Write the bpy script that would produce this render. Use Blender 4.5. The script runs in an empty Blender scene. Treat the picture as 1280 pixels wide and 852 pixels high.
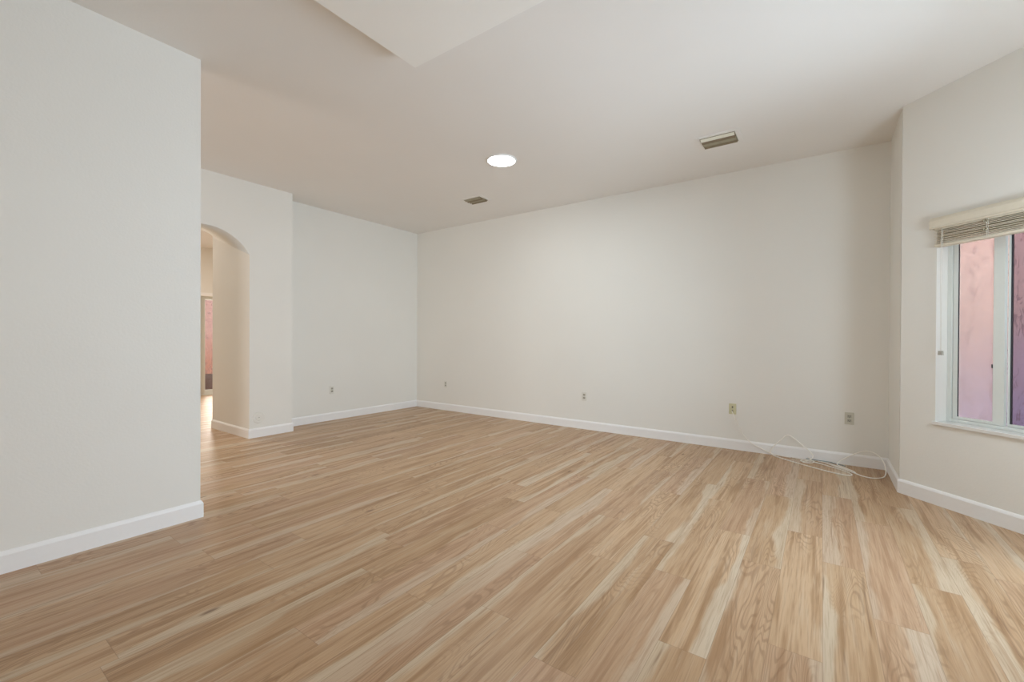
import bpy, bmesh, math, random
from mathutils import Vector, Matrix
random.seed(7)
S = bpy.context.scene
COL = S.collection

# ------------------------------------------------------------------ camera
cd = bpy.data.cameras.new('camera'); cam = bpy.data.objects.new('camera', cd); COL.objects.link(cam); S.camera = cam
cd.sensor_fit = 'HORIZONTAL'; cd.sensor_width = 36.0; cd.lens = 544.531 / 1280 * 36.0; cd.clip_start = 0.02
YAW, PIT, ROL, CH = 0.6181, -0.0052, 0.0049, 1.2036
fw = Vector((-math.sin(YAW) * math.cos(PIT), math.cos(YAW) * math.cos(PIT), math.sin(PIT)))
r0 = Vector((math.cos(YAW), math.sin(YAW), 0)); u0 = r0.cross(fw)
rt = r0 * math.cos(ROL) + u0 * math.sin(ROL); up = u0 * math.cos(ROL) - r0 * math.sin(ROL)
m = Matrix((rt, up, -fw)).transposed().to_4x4(); m.translation = Vector((0, 0, CH)); cam.matrix_world = m

# ------------------------------------------------------------------ colour management, world, lights
S.view_settings.view_transform = 'Standard'; S.view_settings.look = 'None'
S.view_settings.gamma = 1; S.view_settings.use_curve_mapping = False
S.view_settings.exposure = 0.0
w = bpy.data.worlds.new('World'); S.world = w; w.use_nodes = True
w.node_tree.nodes['Background'].inputs[0].default_value = (0.93, 0.96, 1.0, 1)
w.node_tree.nodes['Background'].inputs[1].default_value = 1.0
try:
    S.cycles.max_bounces = 14; S.cycles.diffuse_bounces = 9; S.cycles.use_denoising = True
    S.cycles.sample_clamp_indirect = 6
except Exception:
    pass

def area(name, loc, direction, sx, sy, power, color=(1, 1, 1), spread=180):
    l = bpy.data.lights.new(name, 'AREA'); l.shape = 'RECTANGLE'; l.size = sx; l.size_y = sy; l.energy = power; l.color = color
    l.spread = math.radians(spread)
    o = bpy.data.objects.new(name, l); COL.objects.link(o); o.location = loc
    o.rotation_euler = Vector(direction).to_track_quat('-Z', 'Y').to_euler(); return o
def point(name, loc, power, color, r=.2):
    l = bpy.data.lights.new(name, 'POINT'); l.energy = power; l.color = color; l.shadow_soft_size = r
    o = bpy.data.objects.new(name, l); COL.objects.link(o); o.location = loc; return o
area('daylight_bay_centre', (1.75, 2.70, 1.35), (-1, 0, 0.08), 1.7, 2.3, 130, (.68, .85, 1))
area('daylight_patio_door', (-1.3, -3.75, 1.25), (0, 1, 0.05), 3.6, 2.3, 8, (.9, .95, 1))
area('daylight_side_opening', (-4.5, -3.75, 1.25), (0, 1, 0.0), 1.6, 2.2, 48, (1, .94, .90))
area('daylight_hall_door', (-10.9, 4.25, 1.2), (1, 0, 0), 1.3, 1.9, 60, (1, .94, .84))
area('daylight_alley', (1.33, 4.70, 4.0), (.25, .25, -1), 3.0, .7, 520, (.95, .98, 1))
area('fill_in_far_room', (-9.1, 1.6, 3.0), (0, 0, -1), .3, .3, 84, (1, .95, .87))  # unseen light without a fixture, added to brighten the far room
point('fill_in_bay', (1.18, 3.12, 1.6), 29, (.79, .91, 1))  # added fill light out of view; lifts the ceiling and bay walls
point('fill_behind_camera', (-.9, -.8, 1.1), 10, (1, .9, .7))  # added fill light behind the view, no fixture

# ------------------------------------------------------------------ material helpers
def srgb(r, g, b):
    f = lambda c: (c / 255 / 12.92) if c / 255 <= 0.04045 else ((c / 255 + 0.055) / 1.055) ** 2.4
    return (f(r), f(g), f(b), 1)
class N:
    def __init__(s, name):
        s.m = bpy.data.materials.new(name); s.m.use_nodes = True; s.t = s.m.node_tree; s.b = s.t.nodes['Principled BSDF']
    def n(s, kind, ins=None, **kw):
        nd = s.t.nodes.new(kind)
        for k, v in kw.items(): setattr(nd, k, v)
        for k, v in (ins or {}).items(): s.put(nd.inputs[k], v)
        return nd
    def put(s, sock, v):
        if isinstance(v, bpy.types.NodeSocket): s.t.links.new(v, sock)
        else: sock.default_value = v
    def math(s, op, a, b=0.0, c=0.0):
        nd = s.n('ShaderNodeMath', operation=op); s.put(nd.inputs[0], a); s.put(nd.inputs[1], b); s.put(nd.inputs[2], c); return nd.outputs[0]
    def ramp(s, v, a, b, lo=0.0, hi=1.0, smooth=True):
        nd = s.n('ShaderNodeMapRange', interpolation_type='SMOOTHSTEP' if smooth else 'LINEAR')
        for i, x in enumerate((v, a, b, lo, hi)): s.put(nd.inputs[i], x)
        return nd.outputs[0]
    def mix(s, f, a, b, mode='MIX'):
        nd = s.n('ShaderNodeMix', data_type='RGBA', blend_type=mode)
        s.put(nd.inputs[0], f); s.put(nd.inputs[6], a); s.put(nd.inputs[7], b); return nd.outputs[2]
    def noise(s, vec, scale, detail=2.0, rough=0.5, dist=0.0):
        nd = s.n('ShaderNodeTexNoise'); s.put(nd.inputs['Vector'], vec); nd.inputs['Scale'].default_value = scale
        nd.inputs['Detail'].default_value = detail; nd.inputs['Roughness'].default_value = rough; nd.inputs['Distortion'].default_value = dist
        return nd.outputs[0]
    def vmul(s, vec, k):
        nd = s.n('ShaderNodeVectorMath', operation='MULTIPLY'); s.put(nd.inputs[0], vec); nd.inputs[1].default_value = k; return nd.outputs[0]
    def bump(s, h, strength, dist=0.002):
        nd = s.n('ShaderNodeBump'); nd.inputs['Strength'].default_value = strength; nd.inputs['Distance'].default_value = dist
        s.put(nd.inputs['Height'], h); s.t.links.new(nd.outputs[0], s.b.inputs['Normal'])

def plain(name, col, rough=0.5, metal=0.0, var=0.03, bump=0.0, scale=40.0, spec=0.5):
    k = N(name); g = k.n('ShaderNodeNewGeometry').outputs['Position']
    f = k.noise(g, scale, 3)
    c2 = tuple(x * (1 - var) for x in col[:3]) + (1,)
    k.put(k.b.inputs['Base Color'], k.mix(k.ramp(f, .3, .7), col, c2))
    k.b.inputs['Roughness'].default_value = rough; k.b.inputs['Metallic'].default_value = metal
    k.b.inputs['Specular IOR Level'].default_value = spec
    if bump: k.bump(f, bump)
    return k.m

M = {}
def wallmat(name, col, bump=0.25):
    k = N(name); g = k.n('ShaderNodeNewGeometry').outputs['Position']
    a = k.noise(g, 1.1, 2); b = k.noise(g, 75, 3)
    c2 = tuple(x * 0.985 for x in col[:3]) + (1,)
    k.put(k.b.inputs['Base Color'], k.mix(k.ramp(a, .35, .65), col, c2))
    k.b.inputs['Roughness'].default_value = 0.62; k.b.inputs['Specular IOR Level'].default_value = 0.25
    k.bump(b, bump, 0.0025); return k.m
M['wall'] = wallmat('off_white_wall_paint', srgb(235, 234, 229))
M['ceiling'] = wallmat('ceiling_paint', srgb(237, 235, 232), 0.12)
M['soffit'] = wallmat('brightened_soffit_paint', srgb(247, 247, 244), 0.12)  # lighter than the ceiling paint; the soffit's extra brightness is put into this colour
M['trim'] = plain('white_trim_paint', srgb(243, 243, 243), 0.35, var=0.01)
M['plate'] = plain('white_plastic', srgb(226, 225, 218), 0.35, var=0.01)
M['cover'] = plain('round_cover_paint', srgb(231, 230, 224), 0.45, var=0.01)
M['plate_grey'] = plain('pale_grey_plastic', srgb(205, 203, 190), 0.35, var=0.01)
M['almond'] = plain('almond_plastic', srgb(208, 205, 170), 0.35, var=0.02)
M['dark'] = plain('dark_slot', srgb(70, 68, 60), 0.6)
M['slotgrey'] = plain('outlet_face_grey', srgb(176, 174, 162), 0.45)
M['frame'] = plain('window_aluminium_white', srgb(222, 226, 222), 0.35, var=0.01)
M['sill'] = plain('marble_sill', srgb(232, 231, 228), 0.2, var=0.06, scale=9)
M['gasket'] = plain('dark_gasket_and_gap_shade', srgb(60, 60, 66), 0.6)
M['valance'] = plain('cream_valance', srgb(222, 214, 196), 0.45, var=0.03)
M['slat'] = plain('aged_cream_slat', srgb(228, 220, 202), 0.45, var=0.12, scale=30)
M['cord'] = plain('white_cord', srgb(225, 222, 212), 0.6)
M['vent'] = plain('lit_cream_vent_metal', srgb(236, 234, 220), 0.4, var=0.03)
M['vent_olive'] = plain('olive_vent_metal', srgb(166, 160, 138), 0.5, var=0.12, scale=25)  # olive tone for vent frames and some louvers
M['vent_brown'] = plain('brown_vent_metal', srgb(142, 128, 104), 0.5, var=0.15, scale=25)
M['vent_dark'] = plain('dark_duct_shade', srgb(84, 80, 66), 0.7, var=0.1)
M['cable'] = plain('white_cable_jacket', srgb(246, 243, 236), 0.4)
M['teal'] = plain('teal_cable_jacket', srgb(134, 152, 158), 0.4)
M['tassel'] = plain('grey_tassel_plastic', srgb(176, 172, 160), 0.4)
M['brown'] = plain('dark_brown_planter', srgb(74, 42, 38), 0.6, var=0.3)
M['paving'] = plain('pale_concrete_paving', srgb(214, 206, 196), 0.8, var=0.08, scale=6)
M['roof'] = plain('exterior_stucco_shell', srgb(190, 165, 150), 0.8)

def floor_material():
    k = N('light_oak_planks')
    uv = k.n('ShaderNodeUVMap', uv_map='UVMap').outputs[0]
    sx = k.n('ShaderNodeSeparateXYZ'); k.put(sx.inputs[0], uv); u, v = sx.outputs[0], sx.outputs[1]
    at = k.n('ShaderNodeAttribute', attribute_name='plank')
    sc = k.n('ShaderNodeSeparateColor'); k.put(sc.inputs[0], at.outputs['Color']); tone, seed, sap = sc.outputs[0], sc.outputs[1], sc.outputs[2]
    cb = k.n('ShaderNodeCombineXYZ'); k.put(cb.inputs[0], u); k.put(cb.inputs[1], v); k.put(cb.inputs[2], k.math('MULTIPLY', seed, 91.0)); vec = cb.outputs[0]
    W = 0.179
    un = k.math('DIVIDE', u, W)
    low = k.noise(k.vmul(vec, (2.2, 1.3, 1)), 1.0, 3, .55)
    t = k.math('ADD', un, k.math('MULTIPLY', k.math('SUBTRACT', low, .5), 1.1))
    edge = k.math('SUBTRACT', 1.0, sap)
    sapm = k.ramp(t, k.math('SUBTRACT', edge, .05), k.math('ADD', edge, .10))
    heart = k.mix(tone, srgb(*HEART_A), srgb(*HEART_B))
    pale = k.mix(tone, srgb(*PALE_A), srgb(*PALE_B))
    base = k.mix(sapm, heart, pale)
    # broad streaks along the board
    st = k.noise(k.vmul(vec, (26, 1.1, 1)), 1.0, 3, .6, .3)
    base = k.mix(k.math('MULTIPLY', k.ramp(st, .47, .66, 0, .75), k.math('SUBTRACT', 1.0, k.math('MULTIPLY', sapm, .6))), base, srgb(*STREAK))
    base = k.mix(k.ramp(st, .26, .44, .50, 0), base, srgb(*PALE_A))
    s2 = k.noise(k.vmul(vec, (62, 1.9, 1.3)), 1.0, 3, .6, .5)
    base = k.mix(k.ramp(s2, .52, .70, 0, .45), base, srgb(*STREAK))
    base = k.mix(k.ramp(s2, .30, .45, .30, 0), base, srgb(*PALE_B))
    # a few dark mineral streaks
    s3 = k.noise(k.vmul(vec, (34, 1.3, 2.1)), 1.0, 2, .5, .6)
    base = k.mix(k.ramp(s3, .67, .76, 0, .55), base, srgb(122, 88, 60))
    # board to board hue
    base = k.mix(k.math('MULTIPLY', k.ramp(seed, .55, .95), .22), base, srgb(186, 148, 128))
    # cathedral grain: contour lines of a smooth field
    fld = k.noise(k.vmul(vec, (6.5, 0.85, 1)), 1.0, 2.4, .45, .35)
    ring = k.math('SINE', k.math('MULTIPLY', fld, 210.0))
    rm = k.ramp(ring, .1, 1.0, 0, 1)
    where = k.ramp(k.noise(k.vmul(vec, (3.0, .9, 1.7)), 1.0, 1), .42, .62)
    ramt = k.math('MULTIPLY', k.math('MULTIPLY', rm, where), k.math('SUBTRACT', .40, k.math('MULTIPLY', sapm, .28)))
    base = k.mix(ramt, base, srgb(*GRAIN))
    # fine fibre
    fb = k.noise(k.vmul(vec, (190, 5, 1)), 1.0, 3, .6)
    base = k.mix(k.ramp(fb, .45, .75, 0, .34), base, srgb(*GRAIN))
    # small knots
    vo = k.n('ShaderNodeTexVoronoi', ins={'Vector': k.vmul(vec, (7.5, 2.3, 1)), 'Scale': 1.0, 'Randomness': 1.0})
    kn = k.ramp(k.math('ADD', vo.outputs['Distance'], k.math('MULTIPLY', fb, .10)), .085, .17, .72, 0)
    pick = k.n('ShaderNodeSeparateColor'); k.put(pick.inputs[0], vo.outputs['Color'])
    kn = k.math('MULTIPLY', kn, k.math('GREATER_THAN', pick.outputs[0], .62))
    base = k.mix(kn, base, srgb(104, 72, 48))
    # joints
    d = k.math('MINIMUM', k.math('MINIMUM', u, k.math('SUBTRACT', W, u)), k.math('MINIMUM', v, k.math('SUBTRACT', 1.265, v)))
    jm = k.ramp(d, .0004, .0016, 1, 0)
    base = k.mix(k.math('MULTIPLY', jm, .45), base, srgb(116, 84, 58))
    k.put(k.b.inputs['Base Color'], base)
    k.put(k.b.inputs['Roughness'], k.ramp(fb, .3, .8, .36, .46))
    k.b.inputs['Specular IOR Level'].default_value = 0.45
    h = k.math('SUBTRACT', k.math('MULTIPLY', fb, .12), jm)
    k.bump(h, .25, .0008)
    return k.m
HEART_A, HEART_B = (181, 148, 113), (198, 166, 132)
PALE_A, PALE_B = (197, 175, 147), (205, 186, 161)
STREAK, GRAIN = (156, 119, 81), (128, 93, 62)
M['floor'] = floor_material()

def stucco(name, low, high):
    k = N(name); g = k.n('ShaderNodeNewGeometry').outputs['Position']
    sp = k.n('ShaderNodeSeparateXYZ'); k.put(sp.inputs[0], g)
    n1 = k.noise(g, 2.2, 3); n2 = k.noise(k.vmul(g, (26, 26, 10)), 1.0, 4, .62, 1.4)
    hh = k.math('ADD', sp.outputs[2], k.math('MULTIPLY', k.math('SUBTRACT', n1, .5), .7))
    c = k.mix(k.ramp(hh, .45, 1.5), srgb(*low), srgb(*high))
    marks = k.ramp(n2, .55, .60)
    c = k.mix(k.math('MULTIPLY', marks, .6), c, srgb(118, 90, 96))
    k.put(k.b.inputs['Base Color'], c); k.b.inputs['Roughness'].default_value = .9; k.bump(k.math('MULTIPLY', n2, -1.0), .7, .01); return k.m
M['stucco'] = stucco('pink_stucco_reflection_tint', (176, 166, 196), (200, 172, 163))  # lavender lower colour is the window's purplish reflection, put into the wall paint
M['stucco_salmon'] = stucco('salmon_textured_stucco', (206, 142, 122), (212, 168, 164))
def glass(name, tint, amount, tcol=(1, 1, 1, 1)):
    """clear pane: transparent + a little mirror + a little whitish surface film"""
    k = N(name); t = k.t; out = t.nodes['Material Output']; t.nodes.remove(k.b)
    tr = k.n('ShaderNodeBsdfTransparent', {'Color': tcol}); gl = k.n('ShaderNodeBsdfGlossy', {'Roughness': 0.02})
    fr = k.n('ShaderNodeFresnel', {'IOR': 1.45}); df = k.n('ShaderNodeBsdfDiffuse', {'Color': tint}); tl = k.n('ShaderNodeBsdfTranslucent', {'Color': tint})
    m1 = k.n('ShaderNodeMixShader', {0: fr.outputs[0], 1: tr.outputs[0], 2: gl.outputs[0]})
    ad = k.n('ShaderNodeMixShader', {0: .5, 1: df.outputs[0], 2: tl.outputs[0]})
    m2 = k.n('ShaderNodeMixShader', {0: amount, 1: m1.outputs[0], 2: ad.outputs[0]})
    t.links.new(m2.outputs[0], out.inputs[0]); return k.m
M['glass_hazy'] = glass('whitish_film_glass', srgb(235, 225, 225), .30)  # pane with a stronger whitish film
M['glass_clear'] = glass('clear_glass', srgb(220, 215, 225), .03, (.66, .64, .70, 1))
M['glass_plain'] = glass('plain_glass', srgb(230, 230, 230), .02)
def emit(name, col, strength):
    k = N(name); k.b.inputs['Emission Color'].default_value = col; k.b.inputs['Emission Strength'].default_value = strength
    k.b.inputs['Base Color'].default_value = (.9, .9, .9, 1); return k.m
M['lens'] = emit('lit_diffuser', (1, 1, 1, 1), 9.0)

# ------------------------------------------------------------------ geometry helpers
def bx(bm, x0, x1, y0, y1, z0, z1, T=None, bev=0.0):
    vs = [Vector((x, y, z)) for z in (z0, z1) for (x, y) in ((x0, y0), (x1, y0), (x1, y1), (x0, y1))]
    if T: vs = [T(*p) for p in vs]
    v = [bm.verts.new(p) for p in vs]
    fs = [bm.faces.new([v[i] for i in f]) for f in ((3, 2, 1, 0), (4, 5, 6, 7), (0, 1, 5, 4), (1, 2, 6, 5), (2, 3, 7, 6), (3, 0, 4, 7))]
    if bev:
        es = list({e for f in fs for e in f.edges}); bmesh.ops.bevel(bm, geom=es, offset=bev, segments=2, affect='EDGES', profile=.5)
def obj(name, bm, mat, parent=None, kind=None, smooth=False, recalc=True):
    if recalc: bmesh.ops.recalc_face_normals(bm, faces=bm.faces)
    me = bpy.data.meshes.new(name); bm.to_mesh(me); bm.free()
    for mm in (mat if isinstance(mat, (list, tuple)) else [mat]): me.materials.append(mm)
    o = bpy.data.objects.new(name, me); COL.objects.link(o)
    if parent: o.parent = parent; o.matrix_parent_inverse = Matrix.Identity(4)
    if kind: o['kind'] = kind
    if smooth:
        for p in me.polygons: p.use_smooth = True
    return o
def box(name, mat, x0, x1, y0, y1, z0, z1, parent=None, kind=None, T=None, bev=0.0):
    bm = bmesh.new(); bx(bm, x0, x1, y0, y1, z0, z1, T, bev); return obj(name, bm, mat, parent, kind)
def thing(name, label, cat, loc=(0, 0, 0), rotz=0.0, group=None):
    o = bpy.data.objects.new(name, None); COL.objects.link(o); o.location = loc; o.rotation_euler = (0, 0, rotz)
    o.empty_display_size = .1; o['label'] = label; o['category'] = cat
    if group: o['group'] = group
    return o
def dup(root, loc, rotz, label):
    r = root.copy(); COL.objects.link(r); r.location = loc; r.rotation_euler = (0, 0, rotz); r['label'] = label
    for ch in list(root.children):
        c = ch.copy(); COL.objects.link(c); c.parent = r
        for g in list(ch.children):
            d = g.copy(); COL.objects.link(d); d.parent = c
    return r
def cyl(bm, c, r, h, axis='Z', seg=24, r2=None):
    g = bmesh.ops.create_cone(bm, cap_ends=True, segments=seg, radius1=r, radius2=r if r2 is None else r2, depth=h)
    R = {'Z': Matrix.Identity(4), 'Y': Matrix.Rotation(math.pi / 2, 4, 'X'), 'X': Matrix.Rotation(math.pi / 2, 4, 'Y')}[axis]
    bmesh.ops.transform(bm, matrix=Matrix.Translation(c) @ R, verts=g['verts'])
def tube(name, pts, r, mat, parent=None, cyclic=False):
    cu = bpy.data.curves.new(name, 'CURVE'); cu.dimensions = '3D'; cu.bevel_depth = r; cu.bevel_resolution = 4; cu.resolution_u = 10; cu.use_fill_caps = True
    sp = cu.splines.new('NURBS'); sp.points.add(len(pts) - 1)
    for i, p in enumerate(pts): sp.points[i].co = (*p, 1)
    sp.order_u = 3; sp.use_endpoint_u = not cyclic; sp.use_cyclic_u = cyclic
    src = bpy.data.objects.new('path', cu); COL.objects.link(src)
    dg = bpy.context.evaluated_depsgraph_get()
    me = bpy.data.meshes.new_from_object(src.evaluated_get(dg)); me.name = name
    bpy.data.objects.remove(src); bpy.data.curves.remove(cu)
    me.materials.clear(); me.materials.append(mat)
    for p in me.polygons: p.use_smooth = True
    o = bpy.data.objects.new(name, me); COL.objects.link(o)
    if parent: o.parent = parent
    return o

# ------------------------------------------------------------------ room dimensions
H = 3.05
XN, YN = -3.384, 1.1668            # near wall plane and its free end
XA, YJ, YA = -5.5482, 2.4124, 2.9247   # arch wall plane, arch right jamb, outer corner
XL, YB = -5.8473, 5.3182           # left wall, back wall
XR, YR = 0.5105, 4.5972            # short right wall and bay corner
XH = -10.383                       # far wall of the next room
YS = -3.5
BL = 1.13                          # length of the angled bay wall
BX, BY = XR + BL * .70711, YR - BL * .70711
BY2 = 1.62; YR2 = BY2 - BL * .70711
TH = 0.14

# ------------------------------------------------------------------ floor: one plank per face, rows along Y
W, L, X0 = 0.179, 1.265, 0.012
JOINT = {-16: .99, -15: 1.40, -11: 1.40, -10: .95, -9: 1.39, -8: 2.04, -7: 1.52, -6: 2.24, -5: 1.39, -4: 3.56, -3: 1.76, -2: 2.68, -1: 3.26, 0: 2.91, 1: 3.71, 2: 2.91, 3: 2.1, 4: 3.22}
bm = bmesh.new(); uvl = bm.loops.layers.uv.new('UVMap'); cl = bm.loops.layers.float_color.new('plank')
xmin, xmax, ymin, ymax = XH - .2, BX + .2, YS - .2, YB + .1
for k in range(int((xmin - X0) / W) - 1, int((xmax - X0) / W) + 2):
    off = JOINT.get(k, random.uniform(0, L))
    y = off - L * 12; sidef = random.random() < .5
    while y < ymax:
        y1 = y + L
        if y1 > ymin:
            x0, x1 = max(X0 + k * W, xmin), min(X0 + (k + 1) * W, xmax)
            ya, yb = max(y, ymin), min(y1, ymax)
            flip = random.random() < .35; tone = random.random(); seed = random.random(); sap = random.choice((.0, .12, .25, .35, .42, .3))
            if x1 > x0 and yb > ya:
                f = bm.faces.new([bm.verts.new((x0, ya, 0)), bm.verts.new((x1, ya, 0)), bm.verts.new((x1, yb, 0)), bm.verts.new((x0, yb, 0))])
                for lp in f.loops:
                    uu = lp.vert.co.x - (X0 + k * W); uu = W - uu if flip else uu
                    lp[uvl].uv = (uu, lp.vert.co.y - y); lp[cl] = (tone, seed, sap, 1)
        y = y1
fl = obj('floor', bm, M['floor'], kind='structure', recalc=False)
box('trim_subfloor', M['paving'], xmin, xmax, ymin, ymax, -.12, -.002, kind='structure')

# ------------------------------------------------------------------ ceiling and dropped soffit
box('ceiling', M['ceiling'], XH - .2, BX + .2, YS - .2, YB + .14, H, H + .12, kind='structure')
SZ = 2.93; q = (SZ - CH) / (H - CH)
box('ceiling_soffit', M['soffit'], -2.28 * q, XR, YS, 2.046 * q, SZ, H, kind='structure', bev=0.004)

# ------------------------------------------------------------------ walls
def wall(name, boxes, T=None):
    bm = bmesh.new()
    for b in boxes: bx(bm, *b, T=T)
    return obj(name, bm, M['wall'], kind='structure')
def holed(a0, a1, z0, z1, holes):
    """split a wall strip a0..a1 into boxes round the holes (h0,h1,zb,zt)"""
    out = []; a = a0
    for h0, h1, zb, zt in sorted(holes):
        out.append((a, h0, z0, z1))
        if zb > z0: out.append((h0, h1, z0, zb))
        if zt < z1: out.append((h0, h1, zt, z1))
        a = h1
    out.append((a, a1, z0, z1)); return out
wall('wall_back', [(XL - TH, XR + TH, YB, YB + TH, 0, H)])
wall('wall_left', [(XL - TH, XL, YA, YB, 0, H)])
wall('wall_right', [(XR, XR + .10, YR + .04, YB, 0, H)])
wall('wall_near_left', [(XN - .13, XN, YS, YN, 0, H)])
OB = math.sqrt(.5)
def BT(s, o, z): return Vector((XR + s * OB + o * OB, YR - s * OB + o * OB, z))   # s along the angled wall, o outward
WS0, WS1, WZ0, WZ1 = .247, .885, .60, 2.06
wall('wall_bay_left', [(a, b, 0, .16, z0, z1) for a, b, z0, z1 in holed(0, BL, 0, H, [(WS0, WS1, WZ0 - .01, WZ1)])], BT)
CY0, CY1 = BY2 + .25, 3.56
wall('wall_bay_centre', [(BX, BX + .16, a, b, z0, z1) for a, b, z0, z1 in holed(BY2 - .1, BY + .1, 0, H, [(CY0, CY1, .05, 2.5)])])
def BT2(s, o, z): return Vector((BX - s * OB + o * OB, BY2 - s * OB - o * OB, z))
wall('wall_bay_right', [(a, b, 0, .16, z0, z1) for a, b, z0, z1 in holed(0, BL, 0, H, [(.25, .88, .6, 2.06)])], BT2)
wall('wall_right_rear', [(XR, XR + TH, YS, YR2, 0, H)])
wall('wall_rear', [(a, b, YS - TH, YS, z0, z1) for a, b, z0, z1 in holed(XH, XR + TH, 0, H, [(-5.3, -3.7, 0, 2.4), (-3.1, .4, 0, 2.45)])])
wall('wall_hall_far', [(XH - TH, XH, a, b, z0, z1) for a, b, z0, z1 in holed(YS, YB, 0, H, [(3.575, 5.0, 0, 2.05)])])
wall('wall_hall_back', [(XH, XL - TH, YB, YB + TH, 0, H)])
# arch wall: the passage is about one metre deep; its rear mouth is taller
XB = -6.6
def arc_front(n=20):
    R = .511; cy, cz = 1.9624, 1.941; pts = []
    a0 = math.acos(.45 / R)
    for i in range(n + 1):
        a = a0 + (math.pi - 2 * a0) * i / n; pts.append((cy + R * math.cos(a), cz + R * math.sin(a)))
    return pts
def arc_rear(n=20):
    return [(1.9624 + .45 * math.cos(math.pi * i / n), 2.53 + .10 * math.sin(math.pi * i / n)) for i in range(n + 1)]
bm = bmesh.new()
def face(pts): return bm.faces.new([bm.verts.new(p) for p in pts])
fa = [(YJ, 0)] + arc_front() + [(1.5124, 0)]; ra = [(YJ, 0)] + arc_rear() + [(1.5124, 0)]
for x, arcp in ((XA, fa), (XB, ra)):
    inn = [(x, y, z) for y, z in arcp]
    n = len(inn); mid = n // 2
    face([(x, YA, 0), (x, YA, H), (x, arcp[mid][0], H)] + inn[:mid + 1][::-1])
    face([(x, YS, 0)] + inn[mid:][::-1] + [(x, arcp[mid][0], H), (x, YS, H)])
for i in range(len(fa) - 1):
    a, b, c, d = fa[i], fa[i + 1], ra[i + 1], ra[i]
    f = face([(XA, *a), (XA, *b), (XB, *c), (XB, *d)]); f.smooth = 0 < i < len(fa) - 2
face([(XA, YA, 0), (XA, YA, H), (XB, YA, H), (XB, YA, 0)])
bmesh.ops.remove_doubles(bm, verts=bm.verts, dist=1e-5)
bmesh.ops.triangulate(bm, faces=[f for f in bm.faces if len(f.verts) > 4])
obj('wall_arch', bm, M['wall'], kind='structure')

# ------------------------------------------------------------------ baseboards (mitred runs; room on the right of travel)
BT_H, BT_T = .112, .014
def baseboard_run(pts, names):
    P = [Vector(p) for p in pts]; offs = []
    for i, p in enumerate(P):
        def nrm(a, b): d = (b - a).normalized(); return Vector((d.y, -d.x))
        n1 = nrm(P[i - 1], p) if i else None; n2 = nrm(p, P[i + 1]) if i < len(P) - 1 else None
        if n1 is None: o = n2
        elif n2 is None: o = n1
        else: s_ = n1 + n2; o = s_ / (1 + n1.dot(n2))
        offs.append(o)
    prof = [(0, 0), (BT_T, 0), (BT_T, BT_H - .020), (BT_T - .004, BT_H - .010), (.004, BT_H), (0, BT_H)]
    for i, nm in enumerate(names):
        if not nm: continue
        bm = bmesh.new(); rings = []
        for j in (i, i + 1):
            rings.append([bm.verts.new((P[j].x + offs[j].x * t, P[j].y + offs[j].y * t, z)) for t, z in prof])
        n = len(prof)
        for q in range(n): bm.faces.new([rings[0][q], rings[0][(q + 1) % n], rings[1][(q + 1) % n], rings[1][q]])
        bm.faces.new(rings[0]); bm.faces.new(rings[1][::-1])
        obj(nm, bm, M['trim'], kind='structure')
baseboard_run([(XB, YJ), (XA, YJ), (XA, YA), (XL, YA), (XL, YB), (XR, YB), (XR, YR), (BX, BY), (BX, BY2), (XR, YR2), (XR, YS)],
              ['baseboard_arch_jamb', 'baseboard_arch', 'baseboard_arch_return', 'baseboard_left', 'baseboard_back', 'baseboard_right', 'baseboard_bay_left', None, 'baseboard_bay_right', 'baseboard_right_rear'])
baseboard_run([(XN, YS), (XN, YN), (XN - .13, YN), (XN - .13, YS)], ['baseboard_near_left', 'baseboard_near_end', 'baseboard_near_reverse'])
baseboard_run([(XA, YS), (XA, 1.5124), (XB, 1.5124)], ['baseboard_arch_side', 'baseboard_arch_inner'])
baseboard_run([(XH, YS), (XH, 3.47)], ['baseboard_hall'])

# ------------------------------------------------------------------ window 1 (angled bay wall)
win = bpy.data.objects.new('window_1', None); COL.objects.link(win); win['kind'] = 'structure'
FO = .10   # frame set back in the reveal
bm = bmesh.new()
for b in ((WS0, WS0 + .030, FO, FO + .06, WZ0 + .012, WZ1), (WS1 - .030, WS1, FO, FO + .06, WZ0 + .012, WZ1),
          (WS0 + .03, WS1 - .03, FO, FO + .06, WZ0 + .012, WZ0 + .034), (WS0 + .03, WS1 - .03, FO, FO + .06, WZ1 - .03, WZ1)):
    bx(bm, *b, T=BT, bev=.003)
obj('window_frame', bm, M['frame'], win)
SM = .546
bm = bmesh.new()   # operable left sash, nearer the room
for b in ((WS0 + .034, WS0 + .062, FO + .005, FO + .028, WZ0 + .036, WZ1 - .03), (.515, .577, FO + .004, FO + .028, WZ0 + .036, WZ1 - .03),
          (WS0 + .062, .515, FO + .005, FO + .028, WZ0 + .036, WZ0 + .055), (WS0 + .062, .515, FO + .005, FO + .028, WZ1 - .05, WZ1 - .03)):
    bx(bm, *b, T=BT, bev=.002)
ls = obj('sash', bm, M['frame'], win)
box('gasket', M['gasket'], WS0 + .0625, WS0 + .0655, FO + .008, FO + .016, WZ0 + .055, WZ1 - .05, ls, T=BT)
box('pane', M['glass_hazy'], WS0 + .064, .515, FO + .014, FO + .018, WZ0 + .053, WZ1 - .05, ls, T=BT)
box('latch', M['gasket'], .509, .515, FO + .000, FO + .008, 1.02, 1.045, ls, T=BT)
bm = bmesh.new()
for b in ((.577, .588, FO + .03, FO + .052, WZ0 + .036, WZ1 - .03), (WS1 - .055, WS1 - .03, FO + .03, FO + .052, WZ0 + .036, WZ1 - .03),
          (.588, WS1 - .055, FO + .03, FO + .052, WZ0 + .036, WZ0 + .052), (.588, WS1 - .055, FO + .03, FO + .052, WZ1 - .045, WZ1 - .03)):
    bx(bm, *b, T=BT, bev=.002)
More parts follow.
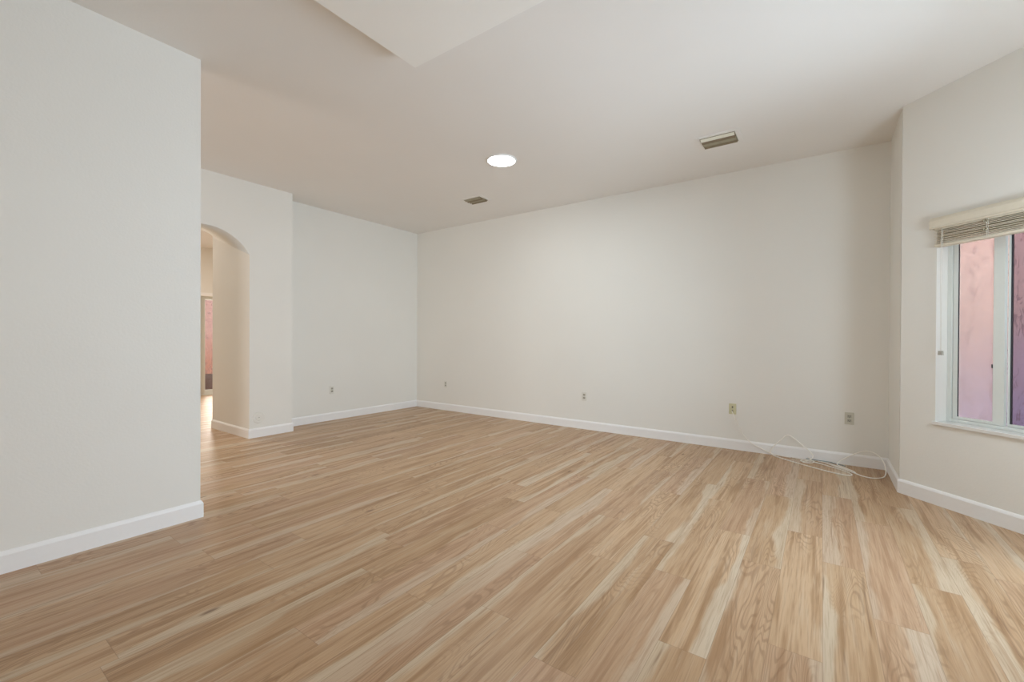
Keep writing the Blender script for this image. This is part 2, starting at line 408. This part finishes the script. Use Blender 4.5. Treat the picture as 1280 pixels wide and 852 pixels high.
rs = obj('sash', bm, M['frame'], win)
box('gasket', M['gasket'], .5885, .597, FO + .036, FO + .044, WZ0 + .052, WZ1 - .045, rs, T=BT)
box('pane', M['glass_clear'], .596, WS1 - .055, FO + .039, FO + .043, WZ0 + .052, WZ1 - .045, rs, T=BT)
box('window_sill', M['sill'], WS0 - .012, WS1 + .012, -.018, FO + .06, WZ0 - .012, WZ0 + .012, win, T=BT, bev=.003)

def simple_window(name, T, a0, a1, z0, z1, mull=1, fo=.08):
    e = bpy.data.objects.new(name, None); COL.objects.link(e); e['kind'] = 'structure'
    bm = bmesh.new(); f = .035
    for b in ((a0, a0 + f, fo, fo + .05, z0, z1), (a1 - f, a1, fo, fo + .05, z0, z1), (a0 + f, a1 - f, fo, fo + .05, z0, z0 + f), (a0 + f, a1 - f, fo, fo + .05, z1 - f, z1)):
        bx(bm, *b, T=T)
    for i in range(mull):
        c = a0 + (a1 - a0) * (i + 1) / (mull + 1); bx(bm, c - .025, c + .025, fo, fo + .05, z0 + f, z1 - f, T=T)
    obj('window_frame', bm, M['frame'], e)
    box('pane', M['glass_plain'], a0 + f, a1 - f, fo + .022, fo + .026, z0 + f, z1 - f, e, T=T)
simple_window('door_3', lambda s, o, z: Vector((BX + o, s, z)), CY0, CY1, .05, 2.5, 1)
simple_window('window_3', BT2, .25, .88, .6, 2.06, 1)
simple_window('door_2', lambda s, o, z: Vector((s, YS - o, z)), -3.1, .4, .0, 2.45, 2)

# ------------------------------------------------------------------ blind on window 1
bl = thing('window_blind', 'cream horizontal slat blind drawn up under its valance at the top of the window', 'blind')
bm = bmesh.new()   # valance with a curved face and returns
prof = [(-.040, 2.100), (-.050, 2.092), (-.056, 2.075), (-.054, 2.055), (-.052, 2.035), (-.056, 2.025), (-.052, 2.018), (-.044, 2.018), (-.044, 2.092)]
A, B = WS0 - .012, WS1 + .012
ra_ = [bm.verts.new(BT(A, o, z)) for o, z in prof]; rb_ = [bm.verts.new(BT(B, o, z)) for o, z in prof]
for i in range(len(prof)):
    bm.faces.new([ra_[i], ra_[(i + 1) % len(prof)], rb_[(i + 1) % len(prof)], rb_[i]])
bm.faces.new(ra_); bm.faces.new(rb_[::-1])
bx(bm, A, A + .006, -.044, -.001, 2.018, 2.098, T=BT); bx(bm, B - .006, B, -.044, -.001, 2.018, 2.098, T=BT)
bx(bm, A + .006, B - .006, -.046, -.001, 2.088, 2.098, T=BT)
obj('valance', bm, M['valance'], bl)
box('headrail', M['slat'], WS0 + .006, WS1 - .006, -.034, .014, 2.008, 2.050, bl, T=BT, bev=.002)
bm = bmesh.new()
nsl = 9
for i in range(nsl):
    z = 1.915 + i * .0112
    js = random.uniform(-.0015, .0015); tl = random.uniform(-.002, .003); a, b = WS0 + .008 + js, WS1 - .008 + js
    vs = []
    for s_ in (a, b):
        for o_, dz in ((-.034, -.0035 + tl), (-.010, .0035), (.014, -.001 - tl)):
            vs.append((s_, o_ + js, z + dz))
    vt = [bm.verts.new(BT(*p)) for p in vs]; vb = [bm.verts.new(BT(p[0], p[1], p[2] - .0034)) for p in vs]
    for t0 in (0, 1):
        bm.faces.new([vt[t0], vt[t0 + 1], vt[t0 + 4], vt[t0 + 3]]); bm.faces.new([vb[t0 + 3], vb[t0 + 4], vb[t0 + 1], vb[t0]])
    bm.faces.new([vt[0], vt[3], vb[3], vb[0]]); bm.faces.new([vt[2], vb[2], vb[5], vt[5]])
    bm.faces.new([vt[0], vb[0], vb[1], vt[1]]); bm.faces.new([vt[1], vb[1], vb[2], vt[2]])
    bm.faces.new([vt[3], vt[4], vb[4], vb[3]]); bm.faces.new([vt[4], vt[5], vb[5], vb[4]])
obj('slats', bm, M['slat'], bl)
box('bottom_rail', M['valance'], WS0 + .007, WS1 - .007, -.036, .016, 1.886, 1.906, bl, T=BT, bev=.004)
for s_ in (WS0 + .055, .565, WS1 - .055):
    tube('ladder_cord', [BT(s_, -.0375, 2.02), BT(s_ + .002, -.039, 1.96), BT(s_, -.0385, 1.886)], .0012, M['cord'], bl)
    tube('ladder_cord', [BT(s_ + .010, -.0375, 2.02), BT(s_ + .008, -.039, 1.96), BT(s_ + .010, -.0385, 1.886)], .0010, M['cord'], bl)
for s_, z_ in ((.565, 2.000), (.562, 1.945)):     # bunched ladder string
    pts = [BT(s_ + .014 * math.cos(a) * (1 - .05 * a), -.044 - .002 * math.sin(a * 2), z_ + .011 * math.sin(a) * (1 - .04 * a)) for a in [i * .6 for i in range(18)]]
    tube('cord_knot', pts, .0022, M['vent_olive'], bl)
for ds in (-.004, .005):
    tube('lift_cord', [BT(.308 + ds, -.040, 2.01), BT(.306 + ds, -.042, 1.8), BT(.307 + ds * .8, -.042, 1.4), BT(.309 + ds * .4, -.042, 1.13)], .0013, M['cord'], bl)
bm = bmesh.new(); 
for ds in (-.009, .009):
    g = bmesh.ops.create_cone(bm, cap_ends=True, segments=14, radius1=.0085, radius2=.0065, depth=.030)
    bmesh.ops.transform(bm, matrix=Matrix.Translation(BT(.309 + ds, -.042, 1.116)), verts=g['verts'])
obj('tassel', bm, M['tassel'], bl, smooth=False)

# ------------------------------------------------------------------ far-room sliding door
dr = bpy.data.objects.new('door_1', None); COL.objects.link(dr); dr['kind'] = 'structure'
def DT(s, o, z): return Vector((XH - o, s, z))
bm = bmesh.new()
for b in ((3.575, 3.60, .03, .11, .0, 2.05), (4.97, 5.0, .03, .11, 0, 2.05), (3.60, 4.97, .03, .11, 2.02, 2.05), (3.60, 4.97, .03, .11, 0, .03)): bx(bm, *b, T=DT)
obj('door_frame', bm, M['frame'], dr)
bm = bmesh.new()
for b in ((3.603, 3.675, .04, .07, .03, 2.02), (4.25, 4.31, .04, .07, .03, 2.02), (3.675, 4.25, .04, .07, .03, .11), (3.675, 4.25, .04, .07, 1.98, 2.02)): bx(bm, *b, T=DT)
dl = obj('door_leaf', bm, M['frame'], dr)
box('pane', M['glass_plain'], 3.675, 4.25, .053, .057, .11, 1.98, dl, T=DT)
box('pane', M['glass_plain'], 4.31, 4.97, .083, .087, .03, 2.02, dl, T=DT)
bm = bmesh.new()
for b in ((3.49, 3.572, -.018, .0, 0, 2.12), (5.003, 5.085, -.018, .0, 0, 2.12), (3.572, 5.003, -.018, .0, 2.053, 2.12)): bx(bm, *b, T=DT)
obj('casing', bm, M['trim'], dr)
box('gap_shadow', M['gasket'], 3.576, 3.585, .02, .03, .0, 2.02, dr, T=DT)  # dark strip painted in for the shadow of the door gap

# ------------------------------------------------------------------ outside
box('ground_paving', M['paving'], -16, 6, -9, 12, -.26, -.125, kind='structure')
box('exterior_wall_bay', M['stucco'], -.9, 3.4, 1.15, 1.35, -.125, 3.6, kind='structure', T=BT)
box('exterior_wall_hall', M['stucco_salmon'], -12.35, -12.15, -1, 8.5, -.125, 3.4, kind='structure')
pb = thing('planter_box', 'dark brown box with a white tag on the ground outside the far glass door', 'box', (-11.15, 3.98, -.125))
bm = bmesh.new()
bx(bm, -.13, .13, -.30, .30, 0, .03); bx(bm, -.14, .14, -.31, -.28, .0, .50); bx(bm, -.14, .14, .28, .31, 0, .50); bx(bm, .11, .14, -.28, .28, .03, .50); bx(bm, -.14, -.11, -.28, .28, .03, .50)
obj('box_body', bm, M['brown'], pb)
box('box_tag', M['plate'], .141, .146, -.20, -.15, .24, .32, pb)['label'] = 'small white tag'

# ------------------------------------------------------------------ ceiling light (flush round)
def disc_light(loc, r, lens, label, power, col, group=None):
    t = thing('ceiling_light', label, 'ceiling light', loc)
    bm = bmesh.new(); seg = 48; prof = [(r + .012, 0), (r + .012, -.004), (r + .004, -.012), (r - .004, -.012), (r - .004, 0)]
    rings = [[bm.verts.new((a * math.cos(2 * math.pi * i / seg), a * math.sin(2 * math.pi * i / seg), z)) for i in range(seg)] for a, z in prof]
    for j in range(len(prof) - 1):
        for i in range(seg): bm.faces.new([rings[j][i], rings[j][(i + 1) % seg], rings[j + 1][(i + 1) % seg], rings[j + 1][i]])
    obj('trim_ring', bm, M['trim'], t, smooth=False)
    bm = bmesh.new(); pr = [(r - .004, -.010), (r * .8, -.017), (r * .45, -.022)]
    rings = [[bm.verts.new((a * math.cos(2 * math.pi * i / seg), a * math.sin(2 * math.pi * i / seg), z)) for i in range(seg)] for a, z in pr]
    for j in range(len(pr) - 1):
        for i in range(seg): bm.faces.new([rings[j][i], rings[j + 1][i], rings[j + 1][(i + 1) % seg], rings[j][(i + 1) % seg]])
    bm.faces.new(rings[-1])
    obj('diffuser', bm, lens, t, smooth=True)
    l = bpy.data.lights.new('lamp', 'AREA'); l.shape = 'DISK'; l.size = 2 * r; l.energy = power; l.color = col
    lo = bpy.data.objects.new('lamp', l); COL.objects.link(lo); lo.parent = t; lo.location = (0, 0, -.03)
    return t
disc_light((-2.714, 3.613, H), .146, M['lens'], 'round flush ceiling light glowing white, set in the ceiling between the two air vents', 15.5, (.93, .99, 1))

# ------------------------------------------------------------------ ceiling vents
def vent(loc, w_, d_, fl, label, front):
    t = thing('ceiling_vent', label, 'air vent', loc, 0, 'air vents in the ceiling')
    bm = bmesh.new(); X, Y = w_ / 2, d_ / 2
    for b in ((-X - fl, X + fl, -Y - fl, -Y), (-X - fl, X + fl, Y, Y + fl), (-X - fl, -X, -Y, Y), (X, X + fl, -Y, Y)):
        bx(bm, *b, -.005, 0)
    obj('vent_flange', bm, M['ceiling'], t)
    bm = bmesh.new(); 
    for b in ((-X, X, -Y, -Y + .004), (-X, X, Y - .004, Y), (-X, -X + .004, -Y, Y), (X - .004, X, -Y, Y)): bx(bm, *b, -.010, -.0005)
    obj('vent_frame', bm, M['vent_olive'], t)
    box('vent_shade_plate', M['vent_dark'], -X + .004, X - .004, -Y + .004, Y - .004, -.003, -.0005, t)  # thin dark plate; the shade inside the duct is put into its colour
    nb = 4; pitch = d_ / nb
    for i in range(nb):
        yc = -Y + pitch * (i + .5); bm = bmesh.new(); n = 5; tk = .0012
        P = []
        for j in range(n + 1):       # curved blade: hangs down and sweeps away from the viewer's side
            a = j / n; P.append((yc - pitch * .46 + pitch * .66 * a, -.004 - .020 * a ** 1.3))
        for s_ in (1,):
            va = [(bm.verts.new((-X + .006, y, z)), bm.verts.new((X - .006, y, z)), bm.verts.new((-X + .006, y, z + tk)), bm.verts.new((X - .006, y, z + tk))) for y, z in P]
            for a, b in zip(va, va[1:]):
                bm.faces.new([a[0], a[1], b[1], b[0]]); bm.faces.new([a[2], b[2], b[3], a[3]]); bm.faces.new([a[0], b[0], b[2], a[2]]); bm.faces.new([a[1], a[3], b[3], b[1]])
            bm.faces.new([va[0][0], va[0][2], va[0][3], va[0][1]]); bm.faces.new([va[-1][0], va[-1][1], va[-1][3], va[-1][2]])
        o = obj('louver', bm, front if i == 0 else (M['vent_olive'], M['vent_brown'])[i % 2], t)  # a pale front louver has the light on its underside painted in
    return t
vent((-.785, 4.385, H), .292, .225, .035, 'rectangular ceiling vent with a pale front louver, right of the round ceiling light', M['vent'])
vent((-3.765, 4.450, H), .27, .18, .03, 'small olive rectangular ceiling vent just left of and beyond the round ceiling light', M['vent_olive'])

# ------------------------------------------------------------------ outlets (local: faces -Y, origin on the wall)
def outlet(loc, rotz, label, plate, face_, jacks=False):
    t = thing('wall_outlet', label, 'wall outlet', loc, rotz, 'outlets along the walls')
    bm = bmesh.new(); bx(bm, -.036, .036, -.006, 0, -.058, .058, bev=.002); obj('cover_plate', bm, plate, t)
    if jacks:
        for z in (-.021, .021):
            bm = bmesh.new(); cyl(bm, (0, -.0095, z), .0085, .007, 'Y', 6); cyl(bm, (0, -.015, z), .005, .008, 'Y', 12); obj('jack', bm, face_, t)
    else:
        for z in (-.0205, .0205):
            bm = bmesh.new(); bx(bm, -.0165, .0165, -.0085, -.006, z - .0135, z + .0135, bev=.001); r = obj('receptacle', bm, face_, t)
            bm = bmesh.new(); bx(bm, -.0075, -.0050, -.0092, -.0085, z - .002, z + .007); bx(bm, .0050, .0075, -.0092, -.0085, z - .002, z + .007)
            cyl(bm, (0, -.0088, z - .0075), .0028, .0008, 'Y', 12); obj('slots', bm, M['dark'], r)
    bm = bmesh.new(); cyl(bm, (0, -.0065, 0), .003, .002, 'Y', 12); obj('screw', bm, M['slotgrey'], t)
    return t
o1 = outlet((-5.142, YB, .436), 0, 'white wall outlet on the back wall nearest the left corner', M['plate'], M['slotgrey'])
dup(o1, (-2.587, YB, .438), 0, 'white wall outlet in the middle of the back wall')
dup(o1, (XL, 3.672, .442), math.radians(90), 'white wall outlet on the left wall beyond the arch')
o2 = outlet((-.795, YB, .444), 0, 'yellowed almond jack plate on the back wall with a cable running from it', M['almond'], M['dark'], True)
o3 = outlet((.222, YB, .450), 0, 'pale grey wall outlet above the coiled cable near the window corner', M['plate_grey'], M['slotgrey'])
o3.children[0].data.materials[0] = M['plate_grey']

# round blank cover on the arch wall
rc = thing('round_cover_plate', 'round white blank cover low on the wall just right of the arch', 'cover plate', (XA, 2.520, .237))
bm = bmesh.new(); cyl(bm, (.003, 0, 0), .070, .006, 'X', 40, .067); obj('cover_disc', bm, M['cover'], rc, smooth=False)
bm = bmesh.new(); cyl(bm, (.008, 0, 0), .040, .004, 'X', 32, .036); obj('cover_boss', bm, M['cover'], rc)
bm = bmesh.new(); cyl(bm, (.0105, 0, 0), .005, .002, 'X', 12); obj('screw', bm, M['slotgrey'], rc)

# ------------------------------------------------------------------ cables
YW = YB - .020
t = tube('coax_cable', [(-.797, YB - .018, .423), (-.795, YB - .045, .418), (-.775, YB - .06, .39), (-.745, YB - .05, .30), (-.70, YB - .04, .20), (-.62, YB - .03, .10), (-.52, YB - .028, .055), (-.44, YB - .03, .02), (-.36, YB - .035, .006), (-.25, YB - .045, .006)], .0044, M['cable'])
t['label'] = 'white cable hanging from the almond jack plate down to the floor'; t['category'] = 'cable'
z0 = .0045
t = tube('coiled_cable', [
    (-.10, 5.285, .03), (-.06, 5.25, z0), (-.10, 5.19, z0), (-.15, 5.15, z0 + .004), (-.13, 5.10, .012), (-.07, 5.12, .014), (-.045, 5.19, .016), (-.09, 5.24, .016), (-.15, 5.20, .018), (-.17, 5.14, .014),
    (-.12, 5.12, .02), (-.05, 5.22, .05), (-.085, 5.275, .09), (-.15, 5.285, .14), (-.20, 5.285, .185), (-.265, 5.285, .232), (-.295, 5.285, .225), (-.34, 5.285, .165), (-.40, 5.283, .10), (-.43, 5.275, .05),
    (-.42, 5.262, .014), (-.37, 5.225, z0), (-.27, 5.14, z0), (-.165, 5.065, z0), (-.07, 5.00, z0), (.03, 4.935, z0), (.13, 4.885, z0), (.20, 4.880, z0), (.235, 4.915, z0), (.215, 4.98, z0), (.16, 5.05, z0), (.08, 5.12, z0), (-.02, 5.19, .007), (-.13, 5.265, .007), (-.24, 5.285, .006)], .0046, M['cable'])
t['label'] = 'white cable coiled in loops on the floor with one loop standing against the baseboard'; t['category'] = 'cable'
t = tube('loose_cable', [
    (-.02, 5.27, .008), (.06, 5.22, .010), (.14, 5.14, .012), (.20, 5.05, .011), (.26, 4.985, z0), (.25, 5.03, .012), (.17, 5.13, .013), (.12, 5.20, .014),
    (.145, 5.26, .035), (.20, 5.284, .075), (.27, 5.285, .125), (.33, 5.285, .158), (.38, 5.285, .162), (.43, 5.28, .14), (.465, 5.25, .10), (.480, 5.19, .06), (.478, 5.12, .02), (.462, 5.03, z0), (.43, 4.955, z0), (.37, 4.905, z0), (.30, 4.93, z0), (.24, 5.01, z0 + .002), (.15, 5.12, z0), (.06, 5.22, z0), (.0, 5.285, z0)], .0044, M['cable'])
t['label'] = 'white cable looping round the floor into the corner under the pale grey outlet'; t['category'] = 'cable'
t = tube('teal_cable', [(-.12, 5.288, .012), (-.02, 5.282, .012), (.05, 5.262, .016), (.10, 5.245, .018), (.07, 5.27, .010), (.15, 5.225, .014), (.19, 5.19, .012)], .0036, M['teal'])
t['label'] = 'short grey-blue cable lying against the baseboard among the white coils'; t['category'] = 'cable'
